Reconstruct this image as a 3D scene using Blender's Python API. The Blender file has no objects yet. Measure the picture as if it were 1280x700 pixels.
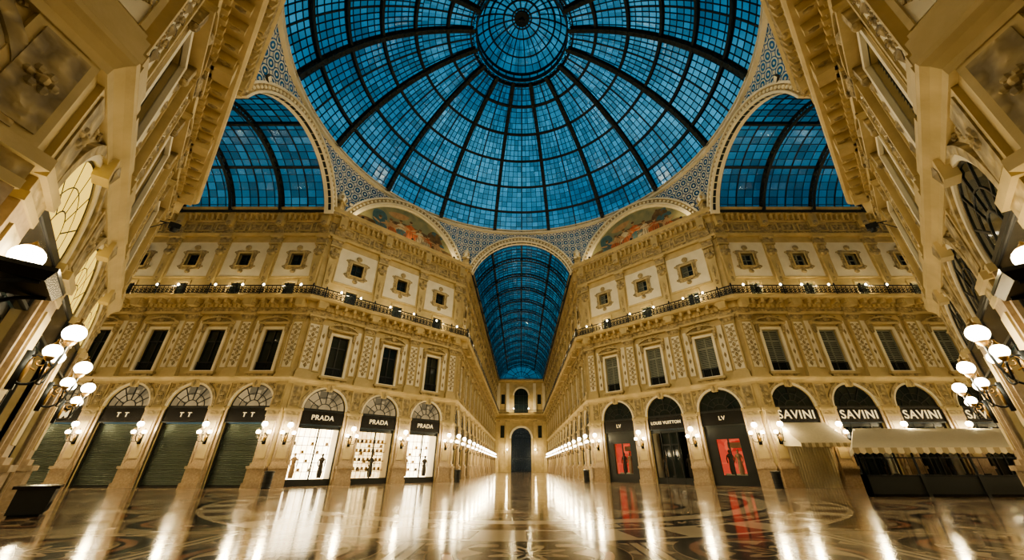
import bpy, math, random
from mathutils import Vector, Matrix
random.seed(7)
R=17.9; W0=7.0; BW=4.65; HW=BW/2; ZC=20.4
S2=math.sqrt(.5)
sc=bpy.context.scene
# ------------------------------------------------------------ materials
def new_mat(name):
    m=bpy.data.materials.new(name); m.use_nodes=True
    nt=m.node_tree; nt.nodes.clear()
    out=nt.nodes.new('ShaderNodeOutputMaterial')
    return m,nt,out
def N(nt,t,**kw):
    n=nt.nodes.new(t)
    for k,v in kw.items():
        if k in n.inputs.keys(): n.inputs[k].default_value=v
        else: setattr(n,k,v)
    return n
def stone(name,c1,c2,rough=.6,relief=0.0,rscale=5.0,scale=1.2,contrast=1.0):
    m,nt,out=new_mat(name)
    b=N(nt,'ShaderNodeBsdfPrincipled',Roughness=rough)
    tc=N(nt,'ShaderNodeTexCoord')
    no=N(nt,'ShaderNodeTexNoise',Scale=scale,Detail=6.0)
    nt.links.new(tc.outputs['Object'],no.inputs['Vector'])
    cr=N(nt,'ShaderNodeValToRGB')
    cr.color_ramp.elements[0].position=.3; cr.color_ramp.elements[1].position=.7
    cr.color_ramp.elements[0].color=(*c1,1); cr.color_ramp.elements[1].color=(*c2,1)
    nt.links.new(no.outputs['Fac'],cr.inputs['Fac'])
    n2=N(nt,'ShaderNodeTexNoise',Scale=14.0,Detail=4.0)
    nt.links.new(tc.outputs['Object'],n2.inputs['Vector'])
    bp=N(nt,'ShaderNodeBump',Strength=.25,Distance=.02)
    nt.links.new(n2.outputs['Fac'],bp.inputs['Height'])
    col=cr.outputs['Color']
    if relief>0:
        v=N(nt,'ShaderNodeTexVoronoi',Scale=rscale); v.feature='SMOOTH_F1'
        dn=N(nt,'ShaderNodeTexNoise',Scale=3.0,Detail=2.0)
        nt.links.new(tc.outputs['Object'],dn.inputs['Vector'])
        ad=N(nt,'ShaderNodeVectorMath',operation='MULTIPLY_ADD')
        nt.links.new(dn.outputs['Color'],ad.inputs[0]); ad.inputs[1].default_value=(.35,.35,.35)
        nt.links.new(tc.outputs['Object'],ad.inputs[2])
        nt.links.new(ad.outputs[0],v.inputs['Vector'])
        b2=N(nt,'ShaderNodeBump',Strength=relief,Distance=.08)
        b2.invert=True
        nt.links.new(v.outputs['Distance'],b2.inputs['Height'])
        nt.links.new(bp.outputs['Normal'],b2.inputs['Normal'])
        nt.links.new(b2.outputs['Normal'],b.inputs['Normal'])
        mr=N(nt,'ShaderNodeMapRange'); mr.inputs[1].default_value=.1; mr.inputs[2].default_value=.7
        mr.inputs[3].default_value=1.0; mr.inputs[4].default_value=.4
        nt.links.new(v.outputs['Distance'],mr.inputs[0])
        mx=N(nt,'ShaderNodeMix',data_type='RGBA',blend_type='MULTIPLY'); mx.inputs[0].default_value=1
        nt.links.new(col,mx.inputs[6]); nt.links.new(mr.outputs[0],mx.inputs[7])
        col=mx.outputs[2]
    else:
        nt.links.new(bp.outputs['Normal'],b.inputs['Normal'])
    nt.links.new(col,b.inputs['Base Color'])
    nt.links.new(b.outputs[0],out.inputs[0])
    return m
def plain(name,c,rough=.5,metal=0.0):
    m,nt,out=new_mat(name)
    b=N(nt,'ShaderNodeBsdfPrincipled',Roughness=rough,Metallic=metal)
    tc=N(nt,'ShaderNodeTexCoord'); no=N(nt,'ShaderNodeTexNoise',Scale=9.0,Detail=3.0)
    nt.links.new(tc.outputs['Object'],no.inputs['Vector'])
    mx=N(nt,'ShaderNodeMix',data_type='RGBA'); mx.inputs[6].default_value=(*[x*.8 for x in c],1); mx.inputs[7].default_value=(*[min(1,x*1.15) for x in c],1)
    nt.links.new(no.outputs['Fac'],mx.inputs[0]); nt.links.new(mx.outputs[2],b.inputs['Base Color'])
    nt.links.new(b.outputs[0],out.inputs[0])
    return m
def emissive(name,c1,c2,s,scale=2.0,sample=True):
    m,nt,out=new_mat(name)
    e=N(nt,'ShaderNodeEmission',Strength=s)
    tc=N(nt,'ShaderNodeTexCoord'); v=N(nt,'ShaderNodeTexVoronoi',Scale=scale); v.distance='CHEBYCHEV'
    nt.links.new(tc.outputs['Object'],v.inputs['Vector'])
    mx=N(nt,'ShaderNodeMix',data_type='RGBA'); mx.inputs[6].default_value=(*c1,1); mx.inputs[7].default_value=(*c2,1)
    nt.links.new(v.outputs['Color'],mx.inputs[0]); nt.links.new(mx.outputs[2],e.inputs[0]); nt.links.new(e.outputs[0],out.inputs[0])
    if not sample:
        try: m.cycles.emission_sampling='NONE'
        except Exception: pass
    return m
M_GOLD=stone('stone_ochre',(.46,.365,.185),(.61,.495,.275),.6)
M_LIGHT=stone('stucco_cream',(.76,.70,.54),(.86,.80,.64),.65)
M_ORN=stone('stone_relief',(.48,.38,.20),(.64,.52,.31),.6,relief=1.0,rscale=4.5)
M_PINK=stone('granite_pink',(.38,.29,.19),(.52,.41,.28),.35,scale=9)
M_GLASSD=plain('window_glass_dark',(.018,.028,.028),.06)
M_LOUV=plain('shutter_grey',(.28,.30,.25),.6)
M_FRAME=plain('frame_dark',(.018,.022,.022),.4)
M_IRON=plain('iron_dark',(.02,.025,.03),.45,.5)
M_DOMEIRON=plain('dome_iron',(.010,.020,.026),.55,.2)
M_BRASS=plain('brass_aged',(.32,.20,.07),.4,.7)
M_BLACK=plain('sign_black',(.008,.008,.009),.25)
M_GLOBE=emissive('globe_glass_lit',(1,.86,.58),(1,.90,.66),16,sample=False)
M_LETTER=emissive('letter_gold_lit',(1,.72,.32),(1,.80,.42),1.2,sample=False)
M_LUNLIT=emissive('lunette_glass_lit',(.12,.10,.06),(.58,.42,.21),.8,1.8,False)
M_LUNBR=emissive('lunette_glass_bright',(1,.60,.07),(1,.74,.16),1.5,.8,False)
M_SHOPLIT=emissive('shop_display_lit',(1,.70,.33),(1,.91,.64),8.5,2.6)
M_SHOPDIM=emissive('shop_display_dim',(.7,.40,.13),(1,.80,.38),3.8,3.4)
M_RED=emissive('shop_display_red',(.40,.02,.02),(.85,.16,.08),1.0,1.4)
M_METAL=plain('roller_shutter_metal',(.20,.23,.20),.35,.5)
M_CLOTH=plain('awning_canvas',(.60,.53,.37),.8)
M_CLOTH2=plain('awning_canvas_stripe',(.34,.28,.17),.8)
M_GARM=plain('garment',(.42,.30,.20),.7)
M_GARM2=plain('garment_dark',(.07,.06,.05),.7)
M_TEAL=stone('mosaic_sky',(.13,.17,.12),(.38,.34,.18),.5,scale=.7)
M_MRED=stone('mosaic_red',(.34,.08,.04),(.50,.18,.08),.5,scale=3)
M_MWHT=stone('mosaic_white',(.44,.37,.24),(.60,.52,.37),.5,scale=3)
M_MSKN=stone('mosaic_skin',(.38,.23,.12),(.50,.33,.18),.5,scale=3)
M_MBLU=stone('mosaic_blue',(.04,.10,.12),(.09,.17,.19),.5,scale=3)
M_MBRN=stone('mosaic_brown',(.08,.05,.025),(.20,.13,.06),.5,scale=2)

def glass_mat(name,lo,hi,gl=.06):
    m,nt,out=new_mat(name)
    g=N(nt,'ShaderNodeNewGeometry')
    mr=N(nt,'ShaderNodeMapRange'); mr.inputs[3].default_value=lo; mr.inputs[4].default_value=hi
    nt.links.new(g.outputs['Random Per Island'],mr.inputs[0])
    t=N(nt,'ShaderNodeBsdfTransparent')
    cc=N(nt,'ShaderNodeCombineColor')
    for i in range(3): nt.links.new(mr.outputs[0],cc.inputs[i])
    nt.links.new(cc.outputs[0],t.inputs[0])
    gs=N(nt,'ShaderNodeBsdfGlossy',Roughness=.15); gs.inputs[0].default_value=(.5,.6,.7,1)
    mx=N(nt,'ShaderNodeMixShader'); mx.inputs[0].default_value=gl
    nt.links.new(t.outputs[0],mx.inputs[1]); nt.links.new(gs.outputs[0],mx.inputs[2])
    nt.links.new(mx.outputs[0],out.inputs[0])
    return m
M_DGLASS=glass_mat('dome_glass',.5,1.0)
M_VGLASS=glass_mat('vault_glass',.24,.56)
M_GATEGL=glass_mat('gate_glass',.12,.2)
def lattice_mat():
    m,nt,out=new_mat('iron_lattice_cream')
    uv=N(nt,'ShaderNodeUVMap')
    sc_=N(nt,'ShaderNodeVectorMath',operation='SCALE'); sc_.inputs['Scale'].default_value=1.15
    nt.links.new(uv.outputs[0],sc_.inputs[0])
    fr=N(nt,'ShaderNodeVectorMath',operation='FRACTION'); nt.links.new(sc_.outputs[0],fr.inputs[0])
    sb=N(nt,'ShaderNodeVectorMath',operation='SUBTRACT'); nt.links.new(fr.outputs[0],sb.inputs[0]); sb.inputs[1].default_value=(.5,.5,0)
    ln=N(nt,'ShaderNodeVectorMath',operation='LENGTH'); nt.links.new(sb.outputs[0],ln.inputs[0])
    cr=N(nt,'ShaderNodeValToRGB'); cr.color_ramp.interpolation='CONSTANT'
    e=cr.color_ramp.elements
    e[0].position=0; e[0].color=(1,1,1,1)
    e[1].position=.13; e[1].color=(0,0,0,1)
    for p,v in ((.32,1),(.45,0),(.55,1)):
        x=e.new(p); x.color=(v,v,v,1)
    nt.links.new(ln.outputs['Value'],cr.inputs[0])
    b=N(nt,'ShaderNodeBsdfPrincipled',Roughness=.6); b.inputs['Base Color'].default_value=(.68,.61,.46,1)
    t=N(nt,'ShaderNodeBsdfTransparent'); t.inputs[0].default_value=(.25,.25,.25,1)
    mx=N(nt,'ShaderNodeMixShader'); nt.links.new(cr.outputs[0],mx.inputs[0]); nt.links.new(t.outputs[0],mx.inputs[1]); nt.links.new(b.outputs[0],mx.inputs[2])
    nt.links.new(mx.outputs[0],out.inputs[0])
    return m
M_LAT=lattice_mat()
def floor_mat():
    m,nt,out=new_mat('marble_mosaic_floor')
    L=nt.links.new
    b=N(nt,'ShaderNodeBsdfPrincipled')
    tc=N(nt,'ShaderNodeTexCoord')
    P=tc.outputs['Object']
    def math_(op,a,c=None):
        n=N(nt,'ShaderNodeMath',operation=op)
        for i,x in enumerate((a,c)):
            if x is None: continue
            if isinstance(x,(int,float)): n.inputs[i].default_value=x
            else: L(x,n.inputs[i])
        return n.outputs[0]
    def mixc(f,a,c,blend='MIX'):
        n=N(nt,'ShaderNodeMix',data_type='RGBA',blend_type=blend)
        L(f,n.inputs[0])
        for i,x in ((6,a),(7,c)):
            if isinstance(x,tuple): n.inputs[i].default_value=(*x,1)
            else: L(x,n.inputs[i])
        return n.outputs[2]
    def steps(src,lst):
        cr=N(nt,'ShaderNodeValToRGB'); cr.color_ramp.interpolation='CONSTANT'; e=cr.color_ramp.elements
        e[0].position=0; e[0].color=(lst[0][1],)*3+(1,)
        e[1].position=lst[1][0]; e[1].color=(lst[1][1],)*3+(1,)
        for p,v in lst[2:]:
            x=e.new(p); x.color=(v,v,v,1)
        L(src,cr.inputs[0]); return cr.outputs[0]
    no=N(nt,'ShaderNodeTexNoise',Scale=1.1,Detail=8.0); L(P,no.inputs['Vector'])
    base=N(nt,'ShaderNodeValToRGB'); base.color_ramp.elements[0].position=.35; base.color_ramp.elements[1].position=.68
    base.color_ramp.elements[0].color=(.36,.265,.165,1); base.color_ramp.elements[1].color=(.58,.455,.30,1)
    L(no.outputs['Fac'],base.inputs[0])
    cell=4.2
    s=N(nt,'ShaderNodeVectorMath',operation='SCALE'); s.inputs['Scale'].default_value=1/cell; L(P,s.inputs[0])
    ao=N(nt,'ShaderNodeVectorMath',operation='ADD'); ao.inputs[1].default_value=(.5,.88,0); L(s.outputs[0],ao.inputs[0])
    fr=N(nt,'ShaderNodeVectorMath',operation='FRACTION'); L(ao.outputs[0],fr.inputs[0])
    sb=N(nt,'ShaderNodeVectorMath',operation='SUBTRACT'); sb.inputs[1].default_value=(.5,.5,0); L(fr.outputs[0],sb.inputs[0])
    sx=N(nt,'ShaderNodeSeparateXYZ'); L(sb.outputs[0],sx.inputs[0])
    X,Y=sx.outputs[0],sx.outputs[1]
    r=math_('SQRT',math_('ADD',math_('MULTIPLY',X,X),math_('MULTIPLY',Y,Y)))
    aX,aY=math_('ABSOLUTE',X),math_('ABSOLUTE',Y)
    mxx=math_('MAXIMUM',aX,aY)
    mp=N(nt,'ShaderNodeMapping'); mp.inputs['Rotation'].default_value=(0,0,math.pi/4); L(P,mp.inputs[0])
    ck=N(nt,'ShaderNodeTexChecker',Scale=1.7); L(mp.outputs[0],ck.inputs['Vector'])
    # corners of each square: lozenge chequer; centre: big round medallion
    c3=mixc(math_('MULTIPLY',ck.outputs['Fac'],.75),base.outputs[0],(.10,.07,.05))
    c3=mixc(steps(r,[(0,1),(.40,0)]),c3,base.outputs[0])
    ang=math_('ARCTAN2',Y,X); pet=math_('MULTIPLY',math_('COSINE',math_('MULTIPLY',ang,8.0)),.045)
    rp=math_('ADD',r,pet)
    c4=mixc(steps(rp,[(0,1),(.06,0),(.12,1),(.22,0)]),c3,(.05,.035,.03))
    c5=mixc(steps(r,[(0,0),(.275,1),(.295,0),(.335,1),(.395,0)]),c4,(.03,.024,.022))
    c5=mixc(steps(r,[(0,0),(.295,1),(.335,0)]),c5,(.36,.17,.10))
    c6=mixc(steps(mxx,[(0,0),(.455,1),(.5,1)]),c5,(.52,.42,.28))
    c6=mixc(steps(mxx,[(0,0),(.443,1),(.457,0),(.492,1)]),c6,(.06,.045,.035))
    gx=N(nt,'ShaderNodeSeparateXYZ'); L(P,gx.inputs[0])
    gr=math_('DIVIDE',math_('SQRT',math_('ADD',math_('MULTIPLY',gx.outputs[0],gx.outputs[0]),math_('MULTIPLY',gx.outputs[1],gx.outputs[1]))),20.0)
    ga=math_('ARCTAN2',gx.outputs[1],gx.outputs[0])
    c7=mixc(steps(gr,[(0,0),(.50,1),(.54,0),(.58,1),(.66,0)]),c6,(.54,.44,.30))
    seg=math_('GREATER_THAN',math_('SINE',math_('MULTIPLY',ga,36.0)),0.0)
    c7=mixc(math_('MULTIPLY',steps(gr,[(0,0),(.592,1),(.648,0)]),seg),c7,(.10,.06,.045))
    c7=mixc(steps(gr,[(0,0),(.49,1),(.502,0),(.538,1),(.55,0),(.572,1),(.584,0),(.655,1),(.668,0)]),c7,(.03,.024,.022))
    L(c7,b.inputs['Base Color'])
    n3=N(nt,'ShaderNodeTexNoise',Scale=.8,Detail=5.0); L(P,n3.inputs['Vector'])
    mr=N(nt,'ShaderNodeMapRange'); mr.inputs[3].default_value=.03; mr.inputs[4].default_value=.22; L(n3.outputs['Fac'],mr.inputs[0])
    L(mr.outputs[0],b.inputs['Roughness'])
    b.inputs['Specular IOR Level'].default_value=.42
    n4=N(nt,'ShaderNodeTexNoise',Scale=3.5,Detail=3.0); L(P,n4.inputs['Vector'])
    bp=N(nt,'ShaderNodeBump',Strength=.05,Distance=.02); L(n4.outputs['Fac'],bp.inputs['Height']); L(bp.outputs[0],b.inputs['Normal'])
    L(b.outputs[0],out.inputs[0])
    return m
M_FLOOR=floor_mat()
# ------------------------------------------------------------ mesh builder
ZM=[(-5,-5),(12,12),(13.02,12.6),(14.55,14.02),(15.5,14.88),(16.3,16.2),(20,20),(60,60)]
def zmap(z):
    for (a,b),(c,d) in zip(ZM,ZM[1:]):
        if z<=c: return b+(z-a)*(d-b)/(c-a)
    return z
class MB:
    def __init__(s,zm=False): s.v=[]; s.f=[]; s.m=[]; s.mats=[]; s.zm=zm
    def mi(s,mat):
        if mat not in s.mats: s.mats.append(mat)
        return s.mats.index(mat)
    def add(s,vs,fs,mat):
        o=len(s.v); s.v+= [tuple(v) for v in vs]; k=s.mi(mat)
        for f in fs: s.f.append([i+o for i in f]); s.m.append(k)
    def box(s,x0,x1,y0,y1,z0,z1,mat,tx=0,ty=0):
        vs=[(x0,y0,z0),(x1,y0,z0),(x1,y1,z0),(x0,y1,z0),(x0+tx,y0+ty,z1),(x1-tx,y0+ty,z1),(x1-tx,y1,z1),(x0+tx,y1,z1)]
        s.add(vs,[(0,3,2,1),(4,5,6,7),(0,1,5,4),(1,2,6,5),(2,3,7,6),(3,0,4,7)],mat)
    def prism(s,pts,y0,y1,mat):
        n=len(pts)
        vs=[(p[0],y0,p[1]) for p in pts]+[(p[0],y1,p[1]) for p in pts]
        fs=[list(range(n)),list(range(2*n-1,n-1,-1))]+[(i,i+n,(i+1)%n+n,(i+1)%n) for i in range(n)]
        s.add(vs,fs,mat)
    def ring(s,inn,outp,y0,y1,mat,closed=True):
        n=len(inn); vs=[]
        for p in inn: vs+= [(p[0],y0,p[1]),(p[0],y1,p[1])]
        for p in outp: vs+= [(p[0],y0,p[1]),(p[0],y1,p[1])]
        fs=[]
        for i in range(n if closed else n-1):
            j=(i+1)%n; a,b=2*i,2*j; c,d=2*n+2*i,2*n+2*j
            fs+=[(a,b,d,c),(a,a+1,b+1,b),(c,d,d+1,c+1),(a+1,c+1,d+1,b+1)]
        if not closed:
            for i in (0,n-1): fs.append((2*i,2*n+2*i,2*n+2*i+1,2*i+1))
        s.add(vs,fs,mat)
    def sph(s,c,r,mat,n=12,k=8):
        if not hasattr(r,'__len__'): r=(r,r,r)
        vs=[(c[0],c[1],c[2]+r[2])]
        for j in range(1,k):
            t=math.pi*j/k
            for i in range(n):
                a=2*math.pi*i/n
                vs.append((c[0]+r[0]*math.sin(t)*math.cos(a),c[1]+r[1]*math.sin(t)*math.sin(a),c[2]+r[2]*math.cos(t)))
        vs.append((c[0],c[1],c[2]-r[2]))
        fs=[(0,1+i,1+(i+1)%n) for i in range(n)]
        for j in range(k-2):
            a=1+j*n
            fs+=[(a+i,a+n+i,a+n+(i+1)%n,a+(i+1)%n) for i in range(n)]
        a=1+(k-2)*n; l=len(vs)-1
        fs+=[(l,a+(i+1)%n,a+i) for i in range(n)]
        s.add(vs,fs,mat)
    def lathe(s,c,prof,mat,n=14):
        vs=[]
        for r,z in prof:
            for i in range(n):
                a=2*math.pi*i/n; vs.append((c[0]+r*math.cos(a),c[1]+r*math.sin(a),c[2]+z))
        fs=[]
        for j in range(len(prof)-1):
            fs+=[(j*n+i,j*n+(i+1)%n,(j+1)*n+(i+1)%n,(j+1)*n+i) for i in range(n)]
        s.add(vs,fs,mat)
    def tube(s,pts,r,mat,n=6):
        pts=[Vector(p) for p in pts]; vs=[]; fs=[]
        for i,p in enumerate(pts):
            t=(pts[min(i+1,len(pts)-1)]-pts[max(i-1,0)]).normalized()
            a=Vector((1,0,0)) if abs(t.x)<.8 else Vector((0,0,1))
            u=t.cross(a).normalized(); w=t.cross(u)
            rr=r[i] if hasattr(r,'__len__') else r
            for k in range(n):
                q=2*math.pi*k/n; vs.append(p+u*rr*math.cos(q)+w*rr*math.sin(q))
        for i in range(len(pts)-1):
            fs+=[(i*n+k,i*n+(k+1)%n,(i+1)*n+(k+1)%n,(i+1)*n+k) for k in range(n)]
        fs+=[list(range(n)),list(range((len(pts)-1)*n,len(pts)*n))]
        s.add(vs,fs,mat)
    def polybar(s,pts,norms,w,d,mat,closed=False):
        pts=[Vector(p) for p in pts]; norms=[Vector(q) for q in norms]; n=len(pts); vs=[]; fs=[]
        for i,p in enumerate(pts):
            if closed: t=pts[(i+1)%n]-pts[i-1]
            else: t=pts[min(i+1,n-1)]-pts[max(i-1,0)]
            sd=t.cross(norms[i]).normalized()*(w/2); dn=norms[i]*d
            vs+=[p+sd,p-sd,p-sd-dn,p+sd-dn]
        for i in range(n if closed else n-1):
            j=(i+1)%n
            fs+=[(4*i+k,4*i+(k+1)%4,4*j+(k+1)%4,4*j+k) for k in range(4)]
        s.add(vs,fs,mat)
    def mesh(s,name,smooth=False):
        if s.zm: s.v=[(a,b,zmap(c)) for a,b,c in s.v]
        me=bpy.data.meshes.new(name); me.from_pydata(s.v,[],s.f)
        for m in s.mats: me.materials.append(m)
        me.polygons.foreach_set('material_index',s.m)
        if smooth: me.polygons.foreach_set('use_smooth',[True]*len(me.polygons))
        me.update(); return me
col=sc.collection
def obj(name,data,parent=None,mat=None,loc=None):
    o=bpy.data.objects.new(name,data); col.objects.link(o)
    if parent is not None: o.parent=parent
    if mat is not None: o.matrix_local=mat
    if loc is not None: o.location=loc
    return o
def empty(name,mat=None):
    o=obj(name,None); o.empty_display_size=.3
    if mat is not None: o.matrix_world=mat
    return o
def frame(p,n):
    a=math.atan2(n[0],-n[1])
    return Matrix.Translation((p[0],p[1],p[2] if len(p)>2 else 0))@Matrix.Rotation(a,4,'Z')
def arc(r,zc,a0,a1,n,cx=0):
    return [(cx+r*math.cos(a0+(a1-a0)*i/n),zc+r*math.sin(a0+(a1-a0)*i/n)) for i in range(n+1)]
# ------------------------------------------------------------ bay module
AR=1.6; ASP=5.3
def rosette(b,x,y,z,r,mat=M_ORN):
    b.sph((x,y,z),(r*.35,r*.35,r*.35),mat,8,5)
    for i in range(6):
        a=i*math.pi/3
        b.sph((x+r*.62*math.cos(a),y+.01,z+r*.62*math.sin(a)),(r*.3,r*.22,r*.3),mat,6,4)
def leaf(b,x,y,z,w,h,mat=M_ORN):
    b.add([(x,y,z-h),(x-w,y+.01,z),(x,y-.07,z),(x+w,y+.01,z),(x,y,z+h)],[(0,1,2),(0,2,3),(1,4,2),(2,4,3)],mat)
def scroll(b,x,y,z,r,sg,mat=M_ORN,turns=1.3,th=.035):
    pts=[]
    for i in range(11):
        t=i/10; a=t*turns*2*math.pi; rr=r*(1-.75*t)
        pts.append((x+sg*rr*math.cos(a),y,z+rr*math.sin(a)))
    b.tube(pts,[th*(1-.4*i/10) for i in range(11)],mat,5)
def bay_mesh(name,louvre):
    b=MB(True)
    for sg in (-1,1):
        x0,x1=sorted((sg*AR,sg*HW)); b.box(x0,x1,0,.5,0,7.1,M_GOLD)
    a=arc(AR,ASP,0,math.pi,24)
    n=len(a)
    vs=[(p[0],0,p[1]) for p in a]+[(p[0],0,7.1) for p in a]+[(p[0],.5,p[1]) for p in a]
    fs=[(i,i+1,n+i+1,n+i) for i in range(n-1)]+[(i,2*n+i,2*n+i+1,i+1) for i in range(n-1)]
    b.add(vs,fs,M_GOLD)
    b.ring(arc(AR,ASP,0,math.pi,24),arc(AR+.16,ASP,0,math.pi,24),-.05,.02,M_LIGHT,False)
    b.ring(arc(AR+.16,ASP,0,math.pi,24),arc(AR+.36,ASP,0,math.pi,24),-.11,.02,M_ORN,False)
    b.prism([(-.2,6.7),(.2,6.7),(.28,7.2),(-.28,7.2)],-.24,.02,M_GOLD)
    leaf(b,0,-.26,6.95,.15,.26)
    for sg in (-1,1):
        x0,x1=sorted((sg*(AR-.03),sg*(HW-.5))); b.box(x0,x1,-.1,.1,5.1,5.3,M_GOLD)
        x0,x1=sorted((sg*AR,sg*(AR+.16))); b.box(x0,x1,-.06,.1,0,5.1,M_PINK)
        rosette(b,sg*1.72,-.03,6.76,.2); scroll(b,sg*1.25,-.03,6.95,.1,sg)
    b.box(-HW,-.72,0,.3,7.1,13.2,M_GOLD); b.box(.72,HW,0,.3,7.1,13.2,M_GOLD)
    b.box(-.72,.72,0,.3,7.1,7.95,M_GOLD); b.box(-.72,.72,0,.3,11.3,13.2,M_GOLD)
    b.add([(-.72,.26,7.9),(.72,.26,7.9),(.72,.26,11.3),(-.72,.26,11.3)],[(0,1,2,3)],M_GLASSD)
    fm=M_LOUV if louvre else M_FRAME
    for x in (-.72,-.04,.64): b.box(x,x+.08,.16,.25,7.9,11.3,fm)
    for z in (7.9,8.6,10.3,11.22): b.box(-.72,.72,.16,.25,z,z+.08,fm)
    if louvre:
        for i in range(17):
            z=8.72+i*.15
            b.add([(-.66,.12,z),(.66,.12,z),(.66,.2,z+.12),(-.66,.2,z+.12)],[(0,1,2,3)],M_LOUV)
    b.box(-.7,.7,.02,.06,8.55,8.62,M_IRON); b.box(-.7,.7,.02,.06,7.95,8.0,M_IRON)
    for i in range(15): x=-.66+i*.094; b.box(x,x+.03,.02,.05,8.0,8.55,M_IRON)
    inn=[(-.72,7.95),(-.72,11.3),(.72,11.3),(.72,7.95)]; ou=[(-.92,7.75),(-.92,11.5),(.92,11.5),(.92,7.75)]
    b.ring(inn,ou,-.12,.02,M_LIGHT)
    b.ring([(-.92,7.75),(-.92,11.5),(.92,11.5),(.92,7.75)],[(-1.0,7.7),(-1.0,11.56),(1.0,11.56),(1.0,7.7)],-.07,.02,M_GOLD)
    b.box(-1.12,1.12,-.28,.02,7.68,7.85,M_GOLD)
    b.prism([(-.9,7.5),(.9,7.5),(1.0,7.68),(-1.0,7.68)],-.16,.02,M_ORN)
    for sg in (-1,1):
        b.box(sg*1.05-.12,sg*1.05+.12,-.25,0,11.15,11.75,M_ORN,ty=-.05)
        b.sph((sg*1.05,-.18,11.1),(.12,.12,.14),M_ORN,8,6)
        x0,x1=sorted((sg*1.16,sg*1.72))
        b.box(x0,x1,-.03,.02,8.1,12.2,M_LIGHT)
        b.ring([(x0+.06,8.2),(x0+.06,12.1),(x1-.06,12.1),(x1-.06,8.2)],[(x0,8.1),(x0,12.2),(x1,12.2),(x1,8.1)],-.07,0,M_GOLD)
        for z in (8.7,9.5,10.3,11.1):
            leaf(b,(x0+x1)/2,-.05,z,.12,.26)
    b.box(-1.25,1.25,-.38,.02,11.7,11.85,M_GOLD)
    top=arc(1.6,10.8,math.radians(140),math.radians(40),14)
    b.prism([(-1.22,11.83)]+top+[(1.22,11.83)],-.22,.02,M_ORN)
    b.ring([(p[0],p[1]-.02) for p in top],[(p[0]*1.04,p[1]+.12) for p in top],-.4,.02,M_GOLD,False)
    b.sph((0,-.28,12.15),(.24,.16,.28),M_ORN,10,7)
    for sg in (-1,1): scroll(b,sg*.42,-.26,12.05,.2,sg,th=.05); scroll(b,sg*.75,-.3,12.45,.15,sg,th=.045); leaf(b,sg*.3,-.3,12.6,.14,.2)
    b.sph((0,-.26,12.6),(.14,.12,.2),M_ORN,8,6)
    k=12
    for i in range(k):
        x=-HW+BW*(i+.5)/k; b.box(x-.1,x+.1,-.42,0,13.6,13.86,M_GOLD)
    for i in range(6):
        x=-HW+BW*(i+.5)/6
        b.prism([(x-.11,13.9),(x+.11,13.9),(x+.11,14.3),(x-.11,14.3)],-.86,0,M_GOLD)
        b.sph((x,-.62,13.95),(.11,.2,.12),M_ORN,6,4)
    w=.54
    b.box(-HW,-w,0,.3,13.2,23,M_GOLD); b.box(w,HW,0,.3,13.2,23,M_GOLD)
    b.box(-w,w,0,.3,13.2,14.7,M_GOLD); b.box(-w,w,0,.3,15.95,17.3,M_GOLD); b.box(-w,w,0,.3,18.5,23,M_GOLD)
    for z0,z1 in ((14.7,15.95),(17.3,18.5)):
        b.add([(-w,.22,z0),(w,.22,z0),(w,.22,z1),(-w,.22,z1)],[(0,1,2,3)],M_GLASSD)
        for x in (-w,-.03,w-.06): b.box(x,x+.06,.12,.22,z0,z1,fm)
        for z in (z0,(z0+z1)/2,z1-.06): b.box(-w,w,.12,.22,z,z+.05,fm)
        if louvre and z0>16:
            for i in range(8):
                z=z0+.05+i*.14
                b.add([(-w,.08,z),(0,.08,z),(0,.14,z+.1),(-w,.14,z+.1)],[(0,1,2,3)],M_LOUV)
    px=HW-.52
    for (x0,x1,z0,z1) in ((-px,-.54,16.3,19.7),(.54,px,16.3,19.7),(-.54,.54,16.3,17.3),(-.54,.54,18.5,19.7)):
        b.box(x0,x1,-.05,.0,z0,z1,M_LIGHT)
    b.ring([(-px,16.3),(-px,19.7),(px,19.7),(px,16.3)],[(-px-.1,16.2),(-px-.1,19.8),(px+.1,19.8),(px+.1,16.2)],-.1,0,M_GOLD)
    sq=[];ot=[]
    for i in range(24):
        an=math.pi*2*i/24+math.pi/4
        c,s_=math.cos(an),math.sin(an); q=w/max(abs(c),abs(s_)); sq.append((q*c,17.9+q*s_*1.11))
        rr=1.0+.16*math.cos(4*an+math.pi)+.07*math.cos(8*an)
        ot.append((rr*c,17.9+rr*s_*1.05))
    b.ring(sq,ot,-.13,0,M_ORN)
    b.ring([(p[0],p[1]) for p in sq],[(p[0]*1.18,17.9+(p[1]-17.9)*1.18) for p in sq],-.2,0,M_GOLD)
    b.sph((0,-.15,19.1),(.28,.14,.24),M_ORN,8,6); b.sph((0,-.15,16.75),(.24,.12,.2),M_ORN,8,6)
    for sg in (-1,1):
        scroll(b,sg*.95,-.1,18.6,.16,sg,th=.045); scroll(b,sg*.95,-.1,17.2,.16,sg,th=.045)
    b.ring([(-w,14.7),(-w,15.95),(w,15.95),(w,14.7)],[(-w-.14,14.6),(-w-.14,16.08),(w+.14,16.08),(w+.14,14.6)],-.08,0,M_GOLD)
    for i in range(9):
        x=-HW+BW*(i+.5)/9
        b.box(x-.09,x+.09,-.62,0,22.0,22.45,M_GOLD,ty=-.1); b.sph((x,-.5,22.0),(.09,.13,.13),M_ORN,6,4)
    for i in range(3):
        x=-HW+BW*(i+.5)/3
        b.ring([(x-.5,20.95),(x-.5,21.6),(x+.5,21.6),(x+.5,20.95)],[(x-.6,20.85),(x-.6,21.7),(x+.6,21.7),(x+.6,20.85)],-.27,-.18,M_GOLD)
    b.box(-HW,HW,.3,.5,7.1,23,M_GOLD)
    return b.mesh(name)
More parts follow.
